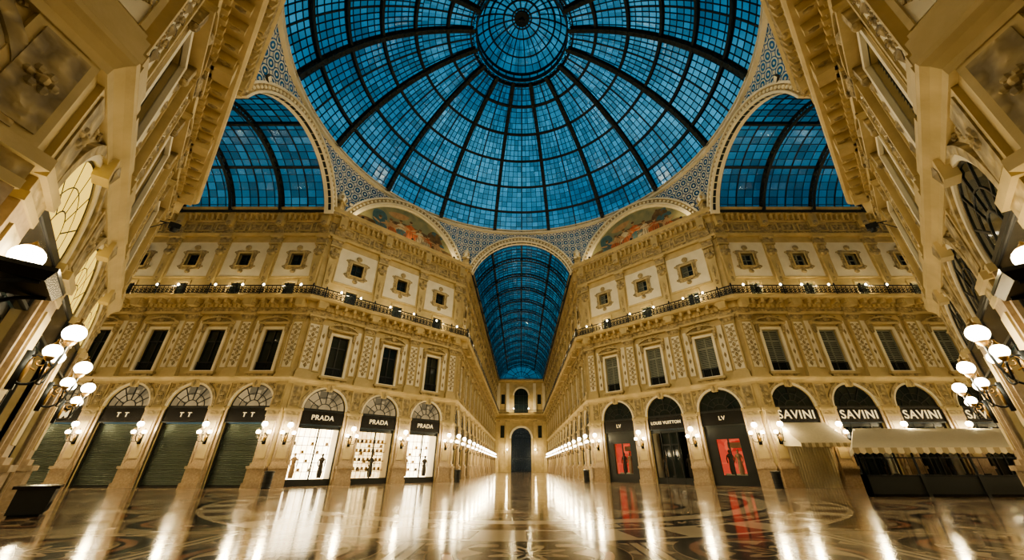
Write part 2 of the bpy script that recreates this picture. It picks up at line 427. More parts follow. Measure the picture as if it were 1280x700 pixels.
def pil_mesh():
    b=MB(True)
    def s(hw,p,z0,z1,m=M_GOLD,tx=0,ty=0): b.box(-hw,hw,-p,.02,z0,z1,m,tx,ty)
    s(.64,.38,0,.3,M_PINK); s(.58,.3,.3,1.15,M_PINK); s(.64,.38,1.15,1.32,M_PINK)
    s(.53,.22,1.32,1.5,M_PINK); s(.47,.13,1.5,4.6,M_PINK); s(.32,.17,1.8,4.3,M_GOLD)
    s(.5,.16,4.6,4.75); s(.49,.14,4.75,5.0,M_ORN); s(.6,.22,5.0,5.2); s(.42,.09,5.2,7.1); s(.30,.12,5.4,6.9,M_ORN)
    rosette(b,0,-.13,6.15,.24)
    s(.62,.36,7.45,7.62); s(.58,.32,7.62,7.95); s(.52,.26,7.95,8.1)
    s(.45,.18,8.1,12.0)
    for sg in (-1,1): b.box(sg*.41-.05,sg*.41+.05,-.25,0,8.15,11.95,M_GOLD)
    s(.36,.195,8.2,11.9,M_LIGHT)
    z=8.5;i=0
    while z<11.8:
        if i%2==0: leaf(b,0,-.22,z,.15,.24)
        else: rosette(b,0,-.2,z,.2)
        scroll(b,.2,-.21,z+.2,.11,1); scroll(b,-.2,-.21,z+.2,.11,-1)
        z+=.42;i+=1
    s(.5,.28,12.0,12.12)
    for k in (-1,0,1):
        leaf(b,k*.3,-.3,12.4,.17,.3)
    b.box(-.46,.46,-.24,0,12.12,12.75,M_ORN,tx=-.12,ty=-.12)
    for sg in (-1,1): scroll(b,sg*.47,-.38,12.68,.15,sg,th=.05)
    s(.64,.42,12.8,13.05)
    s(.52,.34,13.05,13.6,M_ORN)
    b.prism([(-.3,13.6),(.3,13.6),(.34,14.3),(-.34,14.3)],-.92,0,M_GOLD)
    s(.52,.32,14.5,14.7); s(.46,.26,14.7,15.5); s(.5,.3,15.5,15.65)
    b.box(-.26,.26,-.18,0,15.65,18.4,M_GOLD,tx=-.12,ty=-.1)
    leaf(b,0,-.3,17.0,.16,.7); rosette(b,0,-.24,16.1,.18)
    b.sph((0,-.3,18.55),(.36,.2,.34),M_ORN,10,7); b.sph((0,-.36,19.05),(.17,.17,.21),M_ORN,10,7)
    for sg in (-1,1): b.sph((sg*.33,-.26,18.7),(.13,.14,.24),M_ORN,8,6); scroll(b,sg*.36,-.28,19.35,.13,sg,th=.05)
    s(.42,.24,18.2,19.35); s(.5,.36,19.4,19.55); s(.46,.3,19.55,20.1,M_ORN); s(.58,.42,20.1,20.35)
    s(.44,.34,20.6,21.9,M_ORN); b.prism([(-.3,21.3),(.3,21.3),(.34,22.5),(-.34,22.5)],-.72,0,M_GOLD)
    b.sph((0,-.6,21.5),(.28,.2,.3),M_ORN,10,6)
    return b.mesh('pilaster_mesh')
ME_BAY=bay_mesh('bay_mesh_glazed',False); ME_BAYL=bay_mesh('bay_mesh_louvred',True); ME_PIL=pil_mesh()
# ------------------------------------------------------------ wall lamp
def curve(p0,p1,p2,n=8):
    p0,p1,p2=map(Vector,(p0,p1,p2))
    return [p0*(1-t)**2+p1*2*t*(1-t)+p2*t*t for t in [i/n for i in range(n+1)]]
def lamp_mesh():
    b=MB()
    b.box(-.1,.1,-.26,-.12,2.7,3.5,M_IRON)
    b.sph((0,-.28,3.1),(.09,.05,.25),M_BRASS,8,6)
    b.tube(curve((0,-.22,2.85),(0,-.66,2.65),(0,-.66,3.75)),.026,M_IRON)
    b.tube(curve((0,-.22,3.4),(0,-.45,3.5),(0,-.64,3.2)),.02,M_IRON)
    for sg in (-1,1):
        b.tube(curve((0,-.5,2.9),(sg*.38,-.6,2.75),(sg*.38,-.55,3.3)),.022,M_IRON)
        pts=[]
        for i in range(12):
            t=i/11;a=t*2.6*math.pi;rr=.15*(1-.8*t); pts.append((sg*(.19+rr*math.cos(a)),-.53,3.1+rr*math.sin(a)))
        b.tube(pts,.013,M_BRASS,5)
        b.lathe((sg*.38,-.55,3.27),[(.03,0),(.07,.05),(.09,.1),(.05,.12)],M_BRASS,10)
        b.sph((sg*.38,-.55,3.49),.145,M_GLOBE,16,10)
        b.lathe((sg*.38,-.55,3.62),[(.07,0),(.05,.04),(.02,.07),(.02,.12),(0,.14)],M_BRASS,10)
    pts=[]
    for i in range(14):
        t=i/13;a=t*2.8*math.pi-1.5;rr=.18*(1-.8*t); pts.append((0,-.42+rr*math.cos(a),3.3+rr*math.sin(a)))
    b.tube(pts,.016,M_BRASS,5)
    b.lathe((0,-.66,3.7),[(.03,0),(.09,.06),(.11,.12),(.05,.15)],M_BRASS,10)
    b.sph((0,-.66,4.0),.195,M_GLOBE,18,12)
    b.lathe((0,-.66,4.18),[(.1,0),(.08,.05),(.02,.09),(.02,.17),(0,.19)],M_BRASS,10)
    me=b.mesh('wall_lamp_mesh',True); return me
ME_LAMP=lamp_mesh()
def lantern_mesh():
    b=MB()
    b.box(-.5,.5,-.75,-.05,3.55,3.68,M_BLACK,tx=-.06,ty=-.06); b.box(-.56,.56,-.82,-.05,3.68,3.74,M_FRAME)
    for sg in (-1,1): b.tube(curve((sg*.4,-.1,3.0),(sg*.4,-.2,3.5),(sg*.4,-.7,3.55)),.03,M_IRON)
    b.lathe((0,-.38,3.74),[(.1,0),(.12,.05),(.06,.1)],M_BRASS,12)
    b.sph((0,-.38,3.98),.18,M_GLOBE,16,10)
    b.lathe((0,-.38,4.14),[(.1,0),(.04,.05),(0,.12)],M_BRASS,12)
    return b.mesh('shelf_lantern_mesh')
ME_LANT=lantern_mesh()
LCOL=(1,.785,.425)
def point(name,parent,loc,e,rad=.2,c=LCOL):
    l=bpy.data.lights.new(name,'POINT'); l.energy=e; l.color=c; l.shadow_soft_size=rad
    return obj(name,l,parent,loc=loc)
def place_lamp(M,e=170,light=True):
    o=obj('wall_lamp',ME_LAMP); o.matrix_world=M
    if light: point('bulb',o,(0,-.85,3.70),e,.18)
# ------------------------------------------------------------ shop infills
def fascia_mesh():
    b=MB(); b.box(-AR,AR,.06,.2,4.15,5.25,M_BLACK)
    b.ring([(-AR+.06,4.22),(-AR+.06,5.18),(AR-.06,5.18),(AR-.06,4.22)],[(-AR,4.15),(-AR,5.25),(AR,5.25),(AR,4.15)],.03,.1,M_FRAME)
    return b.mesh('sign_fascia')
def lun_mesh(mat,nm,y=.20,th=.06,wd=.025):
    b=MB(); z=5.25
    p=arc(AR+.02,z+.05,0,math.pi,20); b.add([(0,y,z)]+[(q[0],y,q[1]) for q in p],[(0,i,i+1) for i in range(1,21)],mat)
    f0,f1=y-th,y-.005
    b.ring(arc(AR-.07,z+.05,0,math.pi,20),arc(AR+.0,z+.05,0,math.pi,20),f0,f1,M_FRAME,False)
    b.ring(arc(.5,z,0,math.pi,12),arc(.5+2*wd,z,0,math.pi,12),f0,f1,M_FRAME,False)
    b.ring(arc(1.0,z,0,math.pi,16),arc(1.0+1.6*wd,z,0,math.pi,16),f0,f1,M_FRAME,False)
    for i in range(1,6):
        a=math.pi*i/6; c,s=math.cos(a),math.sin(a)
        b.prism([(.5*c-wd*s,z+.5*s+wd*c),(.5*c+wd*s,z+.5*s-wd*c),(AR*c+wd*s,z+AR*s-wd*c),(AR*c-wd*s,z+AR*s+wd*c)],f0,f1,M_FRAME)
    b.box(-AR,AR,f0,f1,z,z+.1,M_FRAME)
    return b.mesh(nm)
def shutter_mesh():
    b=MB(); n=34; h=4.15/n
    for i in range(n):
        z=i*h
        b.add([(-AR,.38,z),(AR,.38,z),(AR,.31,z+h*.5),(-AR,.31,z+h*.5),(AR,.38,z+h),(-AR,.38,z+h)],[(0,1,2,3),(3,2,4,5)],M_METAL)
    b.box(-AR,-AR+.1,.22,.4,0,4.15,M_FRAME); b.box(AR-.1,AR,.22,.4,0,4.15,M_FRAME); b.box(-AR,AR,.24,.4,0,.12,M_FRAME)
    return b.mesh('roller_shutter')
def mann(b,x,y,m,h=1.75,z0=.5):
    b.lathe((x,y,z0),[(.16,0),(.2,.35),(.16,.85),(.13,1.0),(.2,1.25),(.17,1.4),(.05,1.45),(.05,1.5)],m,10)
    b.sph((x,y,z0+1.6),(.09,.1,.13),m,8,6)
    for sg in (-1,1): b.tube([(x+sg*.2,y,z0+1.33),(x+sg*.28,y,z0+1.05),(x+sg*.22,y-.1,z0+.8)],.04,m,5)
def display_mesh(lit,nm,door=False,red=False,bags=False):
    b=MB(); d=1.7
    x=AR
    b.add([(-x,d,0),(x,d,0),(x,d,4.15),(-x,d,4.15)],[(0,1,2,3)],lit)
    b.box(-x,-x+.02,.4,d,0,4.15,M_LIGHT); b.box(x-.02,x,.4,d,0,4.15,M_LIGHT)
    b.box(-x,x,.3,d,0,.42,M_BLACK); b.box(-x,x,.3,d,4.1,4.15,M_LIGHT)
    for q in (-x,-.04,x-.09): b.box(q,q+.09,.25,.36,0,4.15,M_FRAME)
    b.box(-x,x,.25,.36,3.9,4.15,M_FRAME); b.box(-x,x,.25,.36,0,.45,M_FRAME)
    if door:
        for q in (-.75,.7): b.box(q,q+.06,.22,.36,0,4.15,M_FRAME)
        b.box(-.7,.7,.22,.3,2.9,3.0,M_FRAME)
        b.box(-.7,.7,.6,.66,.42,3.9,M_GLASSD)
    if red:
        for q in (-x,.85): b.box(q,q+.75,.2,.36,0,4.15,M_FRAME)
        b.box(-x,x,.2,.36,3.2,4.15,M_FRAME)
        b.box(-.95,.95,.2,.34,0,.7,M_FRAME)
        mann(b,-.35,1.0,M_GARM2,z0=.75); mann(b,.3,.9,M_GARM,z0=.75)
        b.box(-.9,.9,.9,1.3,.42,.8,M_LIGHT); b.box(-.5,.5,1.5,1.6,2.6,3.0,M_LIGHT)
    else:
        for q in ((-1.0,1.0) if not bags else (.4,)): mann(b,q,1.1,M_GARM2 if q>0 else M_GARM)
        if not door:
            for i in range(5): b.box(-x+.1,x-.1,1.55,1.58,.9+i*.62,.94+i*.62,M_BRASS)
            for i in range(8): q=-1.4+i*.4; b.box(q,q+.03,1.55,1.58,.45,4.1,M_BRASS)
            for i,(q,zz) in enumerate(((-.5,.95),(-.1,1.57),(.3,.95),(.6,2.19),(-.5,2.19),(-1.2,2.8),(1.2,2.8),(.1,2.8))):
                b.box(q-.1,q+.1,1.3,1.5,zz,zz+.22,[M_GARM,M_BRASS,M_GARM2][i%3],tx=.03)
        if bags:
            for z in (1.0,1.7,2.4,3.1):
                b.box(-x,x,1.3,1.6,z,z+.04,M_BRASS)
                for i in range(8): q=-1.3+i*.37; b.box(q-.1,q+.1,1.35,1.55,z+.04,z+.26,[M_GARM,M_BRASS,M_GARM2][i%3],tx=.03)
    return b.mesh(nm)
ME_FAS=fascia_mesh(); ME_LL=lun_mesh(M_LUNLIT,'lunette_lit'); ME_LB=lun_mesh(M_LUNBR,'lunette_bright',.04,.01,.016); ME_LD=lun_mesh(M_GLASSD,'lunette_dark'); ME_LDF=lun_mesh(M_GLASSD,'lunette_dark_flush',.04,.02)
ME_SH=shutter_mesh(); ME_D1=display_mesh(M_SHOPLIT,'display_bright'); ME_D2=display_mesh(M_SHOPDIM,'display_shelves',bags=True)
ME_DR=display_mesh(M_RED,'display_red',red=True); ME_DD=display_mesh(M_GLASSD,'display_dark',door=True)
def text(s,parent,size,loc,mat=M_LETTER,sx=1.0):
    c=bpy.data.curves.new('sign_text','FONT'); c.body=s; c.size=size; c.align_x='CENTER'; c.align_y='CENTER'; c.extrude=.015; c.offset=.008
    c.materials.append(mat); c.space_character=1.1
    o=obj('sign_lettering',c,parent); o.location=loc; o.rotation_euler=(math.pi/2,0,0); o.scale=(sx,1,1); return o
def shop(M,kind,txt=None,lun=None,size=.55):
    e=empty('shop_front',M)
    obj('sign_fascia',ME_FAS,e)
    obj('lunette_window',lun or ME_LL,e)
    obj('shop_window',{'shutter':ME_SH,'bright':ME_D1,'shelves':ME_D2,'red':ME_DR,'dark':ME_DD}[kind],e)
    if txt: text(txt,e,size,(0,.02,4.7))
    return e
# ------------------------------------------------------------ walls
def wall(name,start,d,n,normal,nb,shops,louvre=False,lamps='all',first_shift=.45,lampE=240):
    we=empty(name)
    d=Vector(d); nrm=Vector(normal); st=Vector(start)
    for i in range(nb):
        c=st+d*(BW*(i+.5)); M=frame(c,nrm)
        obj('bay_%d'%(i+1),ME_BAYL if louvre else ME_BAY,we,mat=M)
        sh=shops[i] if i<len(shops) else shops[-1]
        if sh: shop(M,*sh)
    for i in range(nb+1):
        s=BW*i
        if i==0: s+=first_shift
        M=frame(st+d*s,nrm); obj('pilaster_%d'%(i+1),ME_PIL,we,mat=M)
        if lamps=='lastlantern' and i==nb:
            o=obj('shelf_lantern',ME_LANT); o.matrix_world=M; point('bulb',o,(0,-.9,4.0),70,.15)
        elif lamps in('all','lastlantern') or (lamps=='skip1' and i>0):
            place_lamp(M,lampE if i<9 else lampE*1.2,light=(i<9 or i%2==0))
    return we
SHT=('shutter',None)
rnd=lambda L:[random.choice(L) for _ in range(24)]
DL=15.415; E0=(DL-3*BW)/2
WALLS={}
def diag(name,sx,sy,shops,louvre,lampE=240,lamps='all'):
    a=Vector((sx*R,sy*W0)); bb=Vector((sx*W0,sy*R)); d=(bb-a).normalized()
    nrm=(-sx*S2,-sy*S2)
    w=wall(name,a+d*E0,d,None,nrm,3,shops,louvre,first_shift=0,lampE=lampE,lamps=lamps)
    b=MB(True)
    L=DL/2
    for s0,s1 in ((-L,-L+E0),(L-E0,L)): b.box(s0,s1,0,.5,0,23,M_GOLD)
    obj('corner_returns',b.mesh('corner_returns'),w,mat=frame((a+bb)/2,nrm))
    WALLS[(sx,sy)]=w
    return w
P=lambda k:(k,'PRADA',ME_LL,.5)
diag('wall_far_left_diagonal',-1,1,[P('bright'),P('shelves'),P('bright')],False)
diag('wall_far_right_diagonal',1,1,[('red','LV',ME_LD,.42),('dark','LOUIS VUITTON',ME_LD,.34),('red','LV',ME_LD,.42)],True)
diag('wall_near_left_diagonal',-1,-1,[('shutter',None,ME_LB,.6),('dark',None,ME_LB),('dark',None,ME_LB)],False,120,'lastlantern')
diag('wall_near_right_diagonal',1,-1,[('dark',None,ME_LDF),('dark',None,ME_LDF),('dark',None,ME_LDF)],True,120,'lastlantern')
NS,NF,NN=8,14,5
TT=('shutter','T  T',ME_LL,.45); TIM=('shutter','TIM',ME_LL,.8)
wall('wall_left_arm_far',(-R,W0),(-1,0),None,(0,-1),NS,[TT,TT,TT,TIM,SHT],False)
W_RF=wall('wall_right_arm_far',(R,W0),(1,0),None,(0,-1),NS,[('dark','SAVINI',ME_LD,.85)]*8,True)
wall('wall_left_arm_near',(-R,-W0),(-1,0),None,(0,1),NS,[SHT],False,lamps='skip1')
wall('wall_right_arm_near',(R,-W0),(1,0),None,(0,1),NS,[('dark',None)],True,lamps='skip1')
cand=[('bright',None),('shelves',None),('shelves',None),('dark',None)]
wall('wall_far_arm_left',(-W0,R),(0,1),None,(1,0),NF,rnd(cand),False)
wall('wall_far_arm_right',(W0,R),(0,1),None,(-1,0),NF,rnd(cand),True)
wall('wall_near_arm_left',(-W0,-R),(0,-1),None,(1,0),NN,[SHT],False,lamps='none')
wall('wall_near_arm_right',(W0,-R),(0,-1),None,(-1,0),NN,[SHT],True,lamps='none')
# ------------------------------------------------------------ swept trims
def path(q):
    sx,sy=q; la=BW*(NF if sy>0 else NN)
    return [Vector((sx*W0,sy*(R+la))),Vector((sx*W0,sy*R)),Vector((sx*R,sy*W0)),Vector((sx*(R+BW*NS),sy*W0))]
def mitres(pts,q):
    sg=1 if q[0]*q[1]>0 else -1
    ns=[]
    for i in range(len(pts)-1):
        d=(pts[i+1]-pts[i]).normalized(); ns.append(Vector((d.y,-d.x))*sg)
    ms=[ns[0]]
    for i in range(1,len(pts)-1):
        ms.append((ns[i-1]+ns[i])/(1+ns[i-1].dot(ns[i])))
    ms.append(ns[-1]); return ms,ns
def sweep(b,prof,pts,ms,mats):
    n=len(prof); vs=[]
    for p,m in zip(pts,ms):
        for o,z in prof: q=p+m*o; vs.append((q.x,q.y,z))
    for k in range(n):
        mt=mats[k%len(mats)]; fs=[]
        for i in range(len(pts)-1): fs.append((i*n+k,i*n+(k+1)%n,(i+1)*n+(k+1)%n,(i+1)*n+k))
        b.add([vs[j] for f in fs for j in f],[tuple(range(4*t,4*t+4)) for t in range(len(fs))],mt)
trimn=0
for q in ((-1,1),(1,1),(-1,-1),(1,-1)):
    pts=path(q); ms,ns=mitres(pts,q); trimn+=1
    b=MB(True)
    G,O=M_GOLD,M_ORN
    sweep(b,[(0,7.0),(.12,7.0),(.14,7.15),(.24,7.28),(.34,7.36),(.36,7.46),(0,7.5)],pts,ms,[G])
    sweep(b,[(0,13.02),(.26,13.02),(.3,13.2),(.2,13.26),(.2,13.62),(.3,13.66),(.32,13.86),(.32,13.9),(.32,14.28),(1.0,14.28),(1.08,14.4),(1.1,14.55),(0,14.55)],pts,ms,[G,G,G,O,G,G,G,G,G,G,G,G,G])
    sweep(b,[(0,20.35),(.28,20.35),(.36,20.55),(.18,20.62),(.18,21.85),(.3,21.95),(.34,22.45),(.72,22.5),(.8,22.72),(.92,22.85),(.95,23.1),(0,23.15)],pts,ms,[G,G,G,O,G,G,G,O,G,G,G,G])
    sweep(b,[(.3,23.1),(.3,23.5),(-.3,23.5),(-.3,23.1)],pts,ms,[G])
    obj('trim_%d'%trimn,b.mesh('cornice_trim_%d'%trimn))
    b=MB(True)
    off=.95
    op=[p+m*off for p,m in zip(pts,ms)]
    def rail(z0,z1,o0,o1): sweep(b,[(o0,z0),(o1,z0),(o1,z1),(o0,z1)],pts,ms,[M_IRON])
    rail(15.42,15.5,off-.04,off+.05); rail(14.68,14.73,off-.02,off+.02); rail(15.2,15.24,off-.02,off+.02)
    for i in range(3):
        a,c=op[i],op[i+1]; L=(c-a).length; d=(c-a)/L; k=int(L/.36); nn=ns[i]
        for j in range(k):
            s0=L*j/k; s1=L*(j+1)/k
            p0=a+d*s0; p1=a+d*s1; pm=(p0+p1)/2
            w=d*.034
            for (u,z0,v,z1) in ((p0,14.7,p1,15.2),(p1,14.7,p0,15.2),(pm,14.7,pm,15.45)):
                b.add([(*(u-w),z0),(*(u+w),z0),(*(v+w),z1),(*(v-w),z1)],[(0,1,2,3)],M_IRON)
            rp=[]; ri=[]
            for t8 in range(8):
                an=t8*math.pi/4
                rp.append((*(pm+d*.17*math.cos(an)),14.95+.19*math.sin(an))); ri.append((*(pm+d*.10*math.cos(an)),14.95+.12*math.sin(an)))
            b.add(rp+ri,[(x,(x+1)%8,8+(x+1)%8,8+x) for x in range(8)],M_IRON)
            if j%6==0:
                b.lathe((p0.x,p0.y,14.55),[(.05,0),(.05,.9),(.08,.95),(.06,1.05),(0,1.1)],M_IRON,6)
    ro=obj('balcony_railing',b.mesh('balcony_railing'))
    # small lamps on the rail (octagon and cross arms only)
    b=MB(True); lights=[]
    rr_=random.Random(3)
    for i in range(3):
        a,c=pts[i],pts[i+1]; L=(c-a).length; d=(c-a)/L; nn=ns[i]
        k=max(3,int(round(L/BW)))
        for j in range(k):
            p=a+d*(L*(j+.5)/k); dist=p.length
            if q[1]>0 and i>0:
                for e_ in (-1.2,1.1):
                    p2=p+nn*1.0+d*(e_+rr_.uniform(-.5,.5))
                    b.lathe((p2.x,p2.y,15.2),[(.03,0),(.03,.22),(.06,.26)],M_IRON,8)
                    b.sph((p2.x,p2.y,15.5),(.085,.085,.085),M_GLOBE,8,6)
            else:
                p2=p+nn*.6
                b.lathe((p2.x,p2.y,14.55),[(.1,0),(.12,.18),(.09,.2)],M_IRON,8)
            p3=p+nn*.62
            if dist<75 and (dist<40 or j%2==0): lights.append((p3.x,p3.y,zmap(15.25)))
    obj('balcony_lamps',b.mesh('balcony_lamps'),ro)
    for l in lights: point('balcony_bulb',ro,l,80,.1)
# ------------------------------------------------------------ floor
b=MB(); b.add([(-75,-60,0),(75,-60,0),(75,150,0),(-75,150,0)],[(0,1,2,3)],M_FLOOR)
obj('floor',b.mesh('floor'))
# ------------------------------------------------------------ dome
DC=19.86; DR=19.92
def dp(th,ph,r=DR): return Vector((r*math.sin(ph)*math.sin(th),r*math.sin(ph)*math.cos(th),DC+r*math.cos(ph)))
def dn(th,ph): return Vector((math.sin(ph)*math.sin(th),math.sin(ph)*math.cos(th),math.cos(ph)))
PB=math.asin(18/DR); PT=math.asin(4.8/DR)
dome=empty('ceiling')
b=MB(); NT=160; NP=28
for i in range(NT):
    for j in range(NP):
        t0,t1=2*math.pi*i/NT,2*math.pi*(i+1)/NT; p0=PT+(PB-PT)*j/NP; p1=PT+(PB-PT)*(j+1)/NP
        b.add([dp(t0,p0),dp(t1,p0),dp(t1,p1),dp(t0,p1)],[(0,1,2,3)],M_DGLASS)
obj('dome_glazing',b.mesh('dome_glazing'),dome)
b=MB()
for i in range(16):
    th=2*math.pi*(i+.5)/16
    ph=[PT+(PB-PT)*k/28 for k in range(29)]
    b.polybar([dp(th,p,DR-.02) for p in ph],[dn(th,p) for p in ph],.38,.1,M_DOMEIRON)
    b.polybar([dp(th,p,DR-.50) for p in ph],[dn(th,p) for p in ph],.38,.08,M_DOMEIRON)
    K=60
    for k in range(K):
        p0=PT+(PB-PT)*k/K; p1=PT+(PB-PT)*(k+1)/K
        r0,r1=(DR-.1,DR-.5) if k%2 else (DR-.5,DR-.1)
        b.tube([dp(th,p0,r0),dp(th,p1,r1)],.05,M_DOMEIRON,4)
    for k in range(K//2):
        p0=PT+(PB-PT)*(2*k)/K; q=dp(th,p0,DR-.5)
        b.sph(q,(.24,.24,.1),M_DOMEIRON,6,4)
for i in range(NT):
    if i%10==5: continue
    th=2*math.pi*i/NT; st=PT
    if i%2: st=PT+(PB-PT)*8/NP
    ph=[st+(PB-st)*k/24 for k in range(25)]
    wd=.13 if i%10==0 else .045
    b.polybar([dp(th,p) for p in ph],[dn(th,p) for p in ph],wd,.1,M_DOMEIRON)
for j in range(NP+1):
    ph=PT+(PB-PT)*j/NP; big=(j in (4,9,14,19,24))
    ts=[2*math.pi*k/128 for k in range(128)]
    if big:
        b.polybar([dp(t,ph) for t in ts],[dn(t,ph) for t in ts],.28,.1,M_DOMEIRON,True)
        b.polybar([dp(t,ph,DR-.34) for t in ts],[dn(t,ph) for t in ts],.22,.07,M_DOMEIRON,True)
        for k in range(128):
            b.tube([dp(ts[k],ph,DR-.05 if k%2 else DR-.36),dp(ts[(k+1)%128],ph,DR-.36 if k%2 else DR-.05)],.03,M_DOMEIRON,3)
    else: b.polybar([dp(t,ph) for t in ts],[dn(t,ph) for t in ts],.045,.08,M_DOMEIRON,True)
def hoop(r,z,w,d,mat,n=96):
    ts=[2*math.pi*k/n for k in range(n)]
    b.polybar([Vector((r*math.sin(t),r*math.cos(t),z)) for t in ts],[Vector((math.sin(t),math.cos(t),0)) for t in ts],d,w,mat,True)
ZO=DC+DR*math.cos(PT)
hoop(5.1,ZO-.1,.12,.5,M_DOMEIRON); hoop(4.55,ZO+.05,.12,.5,M_DOMEIRON); hoop(4.6,ZO+1.1,.15,.3,M_DOMEIRON)
for k in range(48):
    a0=2*math.pi*k/48; a1=2*math.pi*(k+.5)/48; a2=2*math.pi*(k+1)/48
    f=lambda a,r:Vector((r*math.sin(a),r*math.cos(a),ZO-.1))
    b.tube([f(a0,5.05),f(a1,4.55),f(a2,5.05)],.05,M_DOMEIRON,4)
for k in range(32):
    a=2*math.pi*k/32; b.tube([(4.5*math.sin(a),4.5*math.cos(a),ZO),(4.5*math.sin(a),4.5*math.cos(a),ZO+1.2)],.06,M_DOMEIRON,4)
LR=5.6; lz=ZO+1.2-math.sqrt(LR**2-4.5**2)
def lp(th,r): return Vector((r*math.sin(th),r*math.cos(th),lz+math.sqrt(LR*LR-r*r)))
def lnm(th,r): return (lp(th,r)-Vector((0,0,lz))).normalized()
for k in range(32):
    th=2*math.pi*(k+.5)/32; rs=[4.5-(4.5-(.6 if k%2==0 else 1.9))*m/10 for m in range(11)]
    b.polybar([lp(th,r) for r in rs],[lnm(th,r) for r in rs],.10 if k%2==0 else .05,.12,M_DOMEIRON)
for r,wd in ((1.0,.12),(1.9,.14),(2.8,.05),(3.4,.14),(4.0,.05)):
    ts=[2*math.pi*k/64 for k in range(64)]
    b.polybar([lp(t,r) for t in ts],[lnm(t,r) for t in ts],wd,.14,M_DOMEIRON,True)
b.lathe((0,0,lz+LR-.25),[(0,-.5),(.25,-.4),(.3,-.1),(.75,0),(.8,.2)],M_DOMEIRON,20)
obj('dome_ironwork',b.mesh('dome_ironwork'),dome)
b=MB()
for k in range(32):
    for m in range(8):
        t0,t1=2*math.pi*k/32,2*math.pi*(k+1)/32; r0=4.5-3.9*m/8; r1=4.5-3.9*(m+1)/8
        b.add([lp(t0,r0),lp(t1,r0),lp(t1,r1),lp(t0,r1)],[(0,1,2,3)],M_DGLASS)
    b.add([(4.5*math.sin(t0),4.5*math.cos(t0),ZO),(4.5*math.sin(t1),4.5*math.cos(t1),ZO),(4.5*math.sin(t1),4.5*math.cos(t1),ZO+1.2),(4.5*math.sin(t0),4.5*math.cos(t0),ZO+1.2)],[(0,1,2,3)],M_DGLASS)
obj('lantern_glazing',b.mesh('lantern_glazing'),dome)
b=MB()
ts=[2*math.pi*k/128 for k in range(128)]
for r,z,w,d in ((18.15,28.15,.35,.28),(18.0,28.5,.2,.14)):
    b.polybar([Vector((r*math.sin(t),r*math.cos(t),z)) for t in ts],[Vector((math.sin(t),math.cos(t),0)) for t in ts],d,w,M_LIGHT,True)
obj('dome_base_ring',b.mesh('dome_base_ring'),dome)
# ------------------------------------------------------------ spandrels + arches
def spandrel(name,c,nrm,L,ra):
    M=frame(c,nrm)
    vs=[];fs=[];uvs=[]; n=48; rows=6
    for i in range(n+1):
        s=-L+2*L*i/n
        zb=max(22.9,ZC+math.sqrt(max(0,ra*ra-s*s)))
        p=M@Vector((s,0,0)); r=math.hypot(p.x,p.y)
        for k in range(rows+1):
            t=k/rows; z=zb+(28.45-zb)*t
            tt=max(0,(z-23)/(28.45-23)); q=p.lerp(Vector((p.x*18.1/r,p.y*18.1/r,0)),tt*tt)
            vs.append((q.x,q.y,z)); uvs.append((s,z))
    for i in range(n):
        for k in range(rows):
            a=i*(rows+1)+k; fs.append((a,a+rows+1,a+rows+2,a+1))
    me=bpy.data.meshes.new(name); me.from_pydata(vs,[],fs); me.materials.append(M_LAT)
    ul=me.uv_layers.new(name='UVMap')
    for lp_ in me.loops: ul.data[lp_.index].uv=uvs[lp_.vertex_index]
    me.update(); return obj(name,me,dome)
def arch_ring(c,nrm,r0,r1,y0=-.25,y1=.5):
    b=MB(); a0=math.asin(2.6/r1)*.8; A=lambda r:arc(r,ZC,a0,math.pi-a0,48)
    b.ring(A(r0),A(r0+.16),y0-.08,y1,M_LIGHT,False); b.ring(A(r1-.16),A(r1),y0-.08,y1,M_LIGHT,False)
    b.ring(A(r0+.16),A(r1-.16),y0+.05,y0+.3,M_ORN,False)
    for i in range(1,40):
        a=a0+(math.pi-2*a0)*i/40; rm=(r0+r1)/2
        b.sph((rm*math.cos(a),y0+.02,ZC+rm*math.sin(a)),(.13,.1,.13),M_LIGHT,8,5)
    obj('arch_ring',b.mesh('arch_ring'),dome,mat=frame(c,nrm))
for sx,sy in ((1,0),(-1,0),(0,1),(0,-1)):
    c=(sx*R,sy*R); nrm=(-sx,-sy); spandrel('spandrel_lattice',c,nrm,W0,7.0); arch_ring(c,nrm,6.25,7.0)
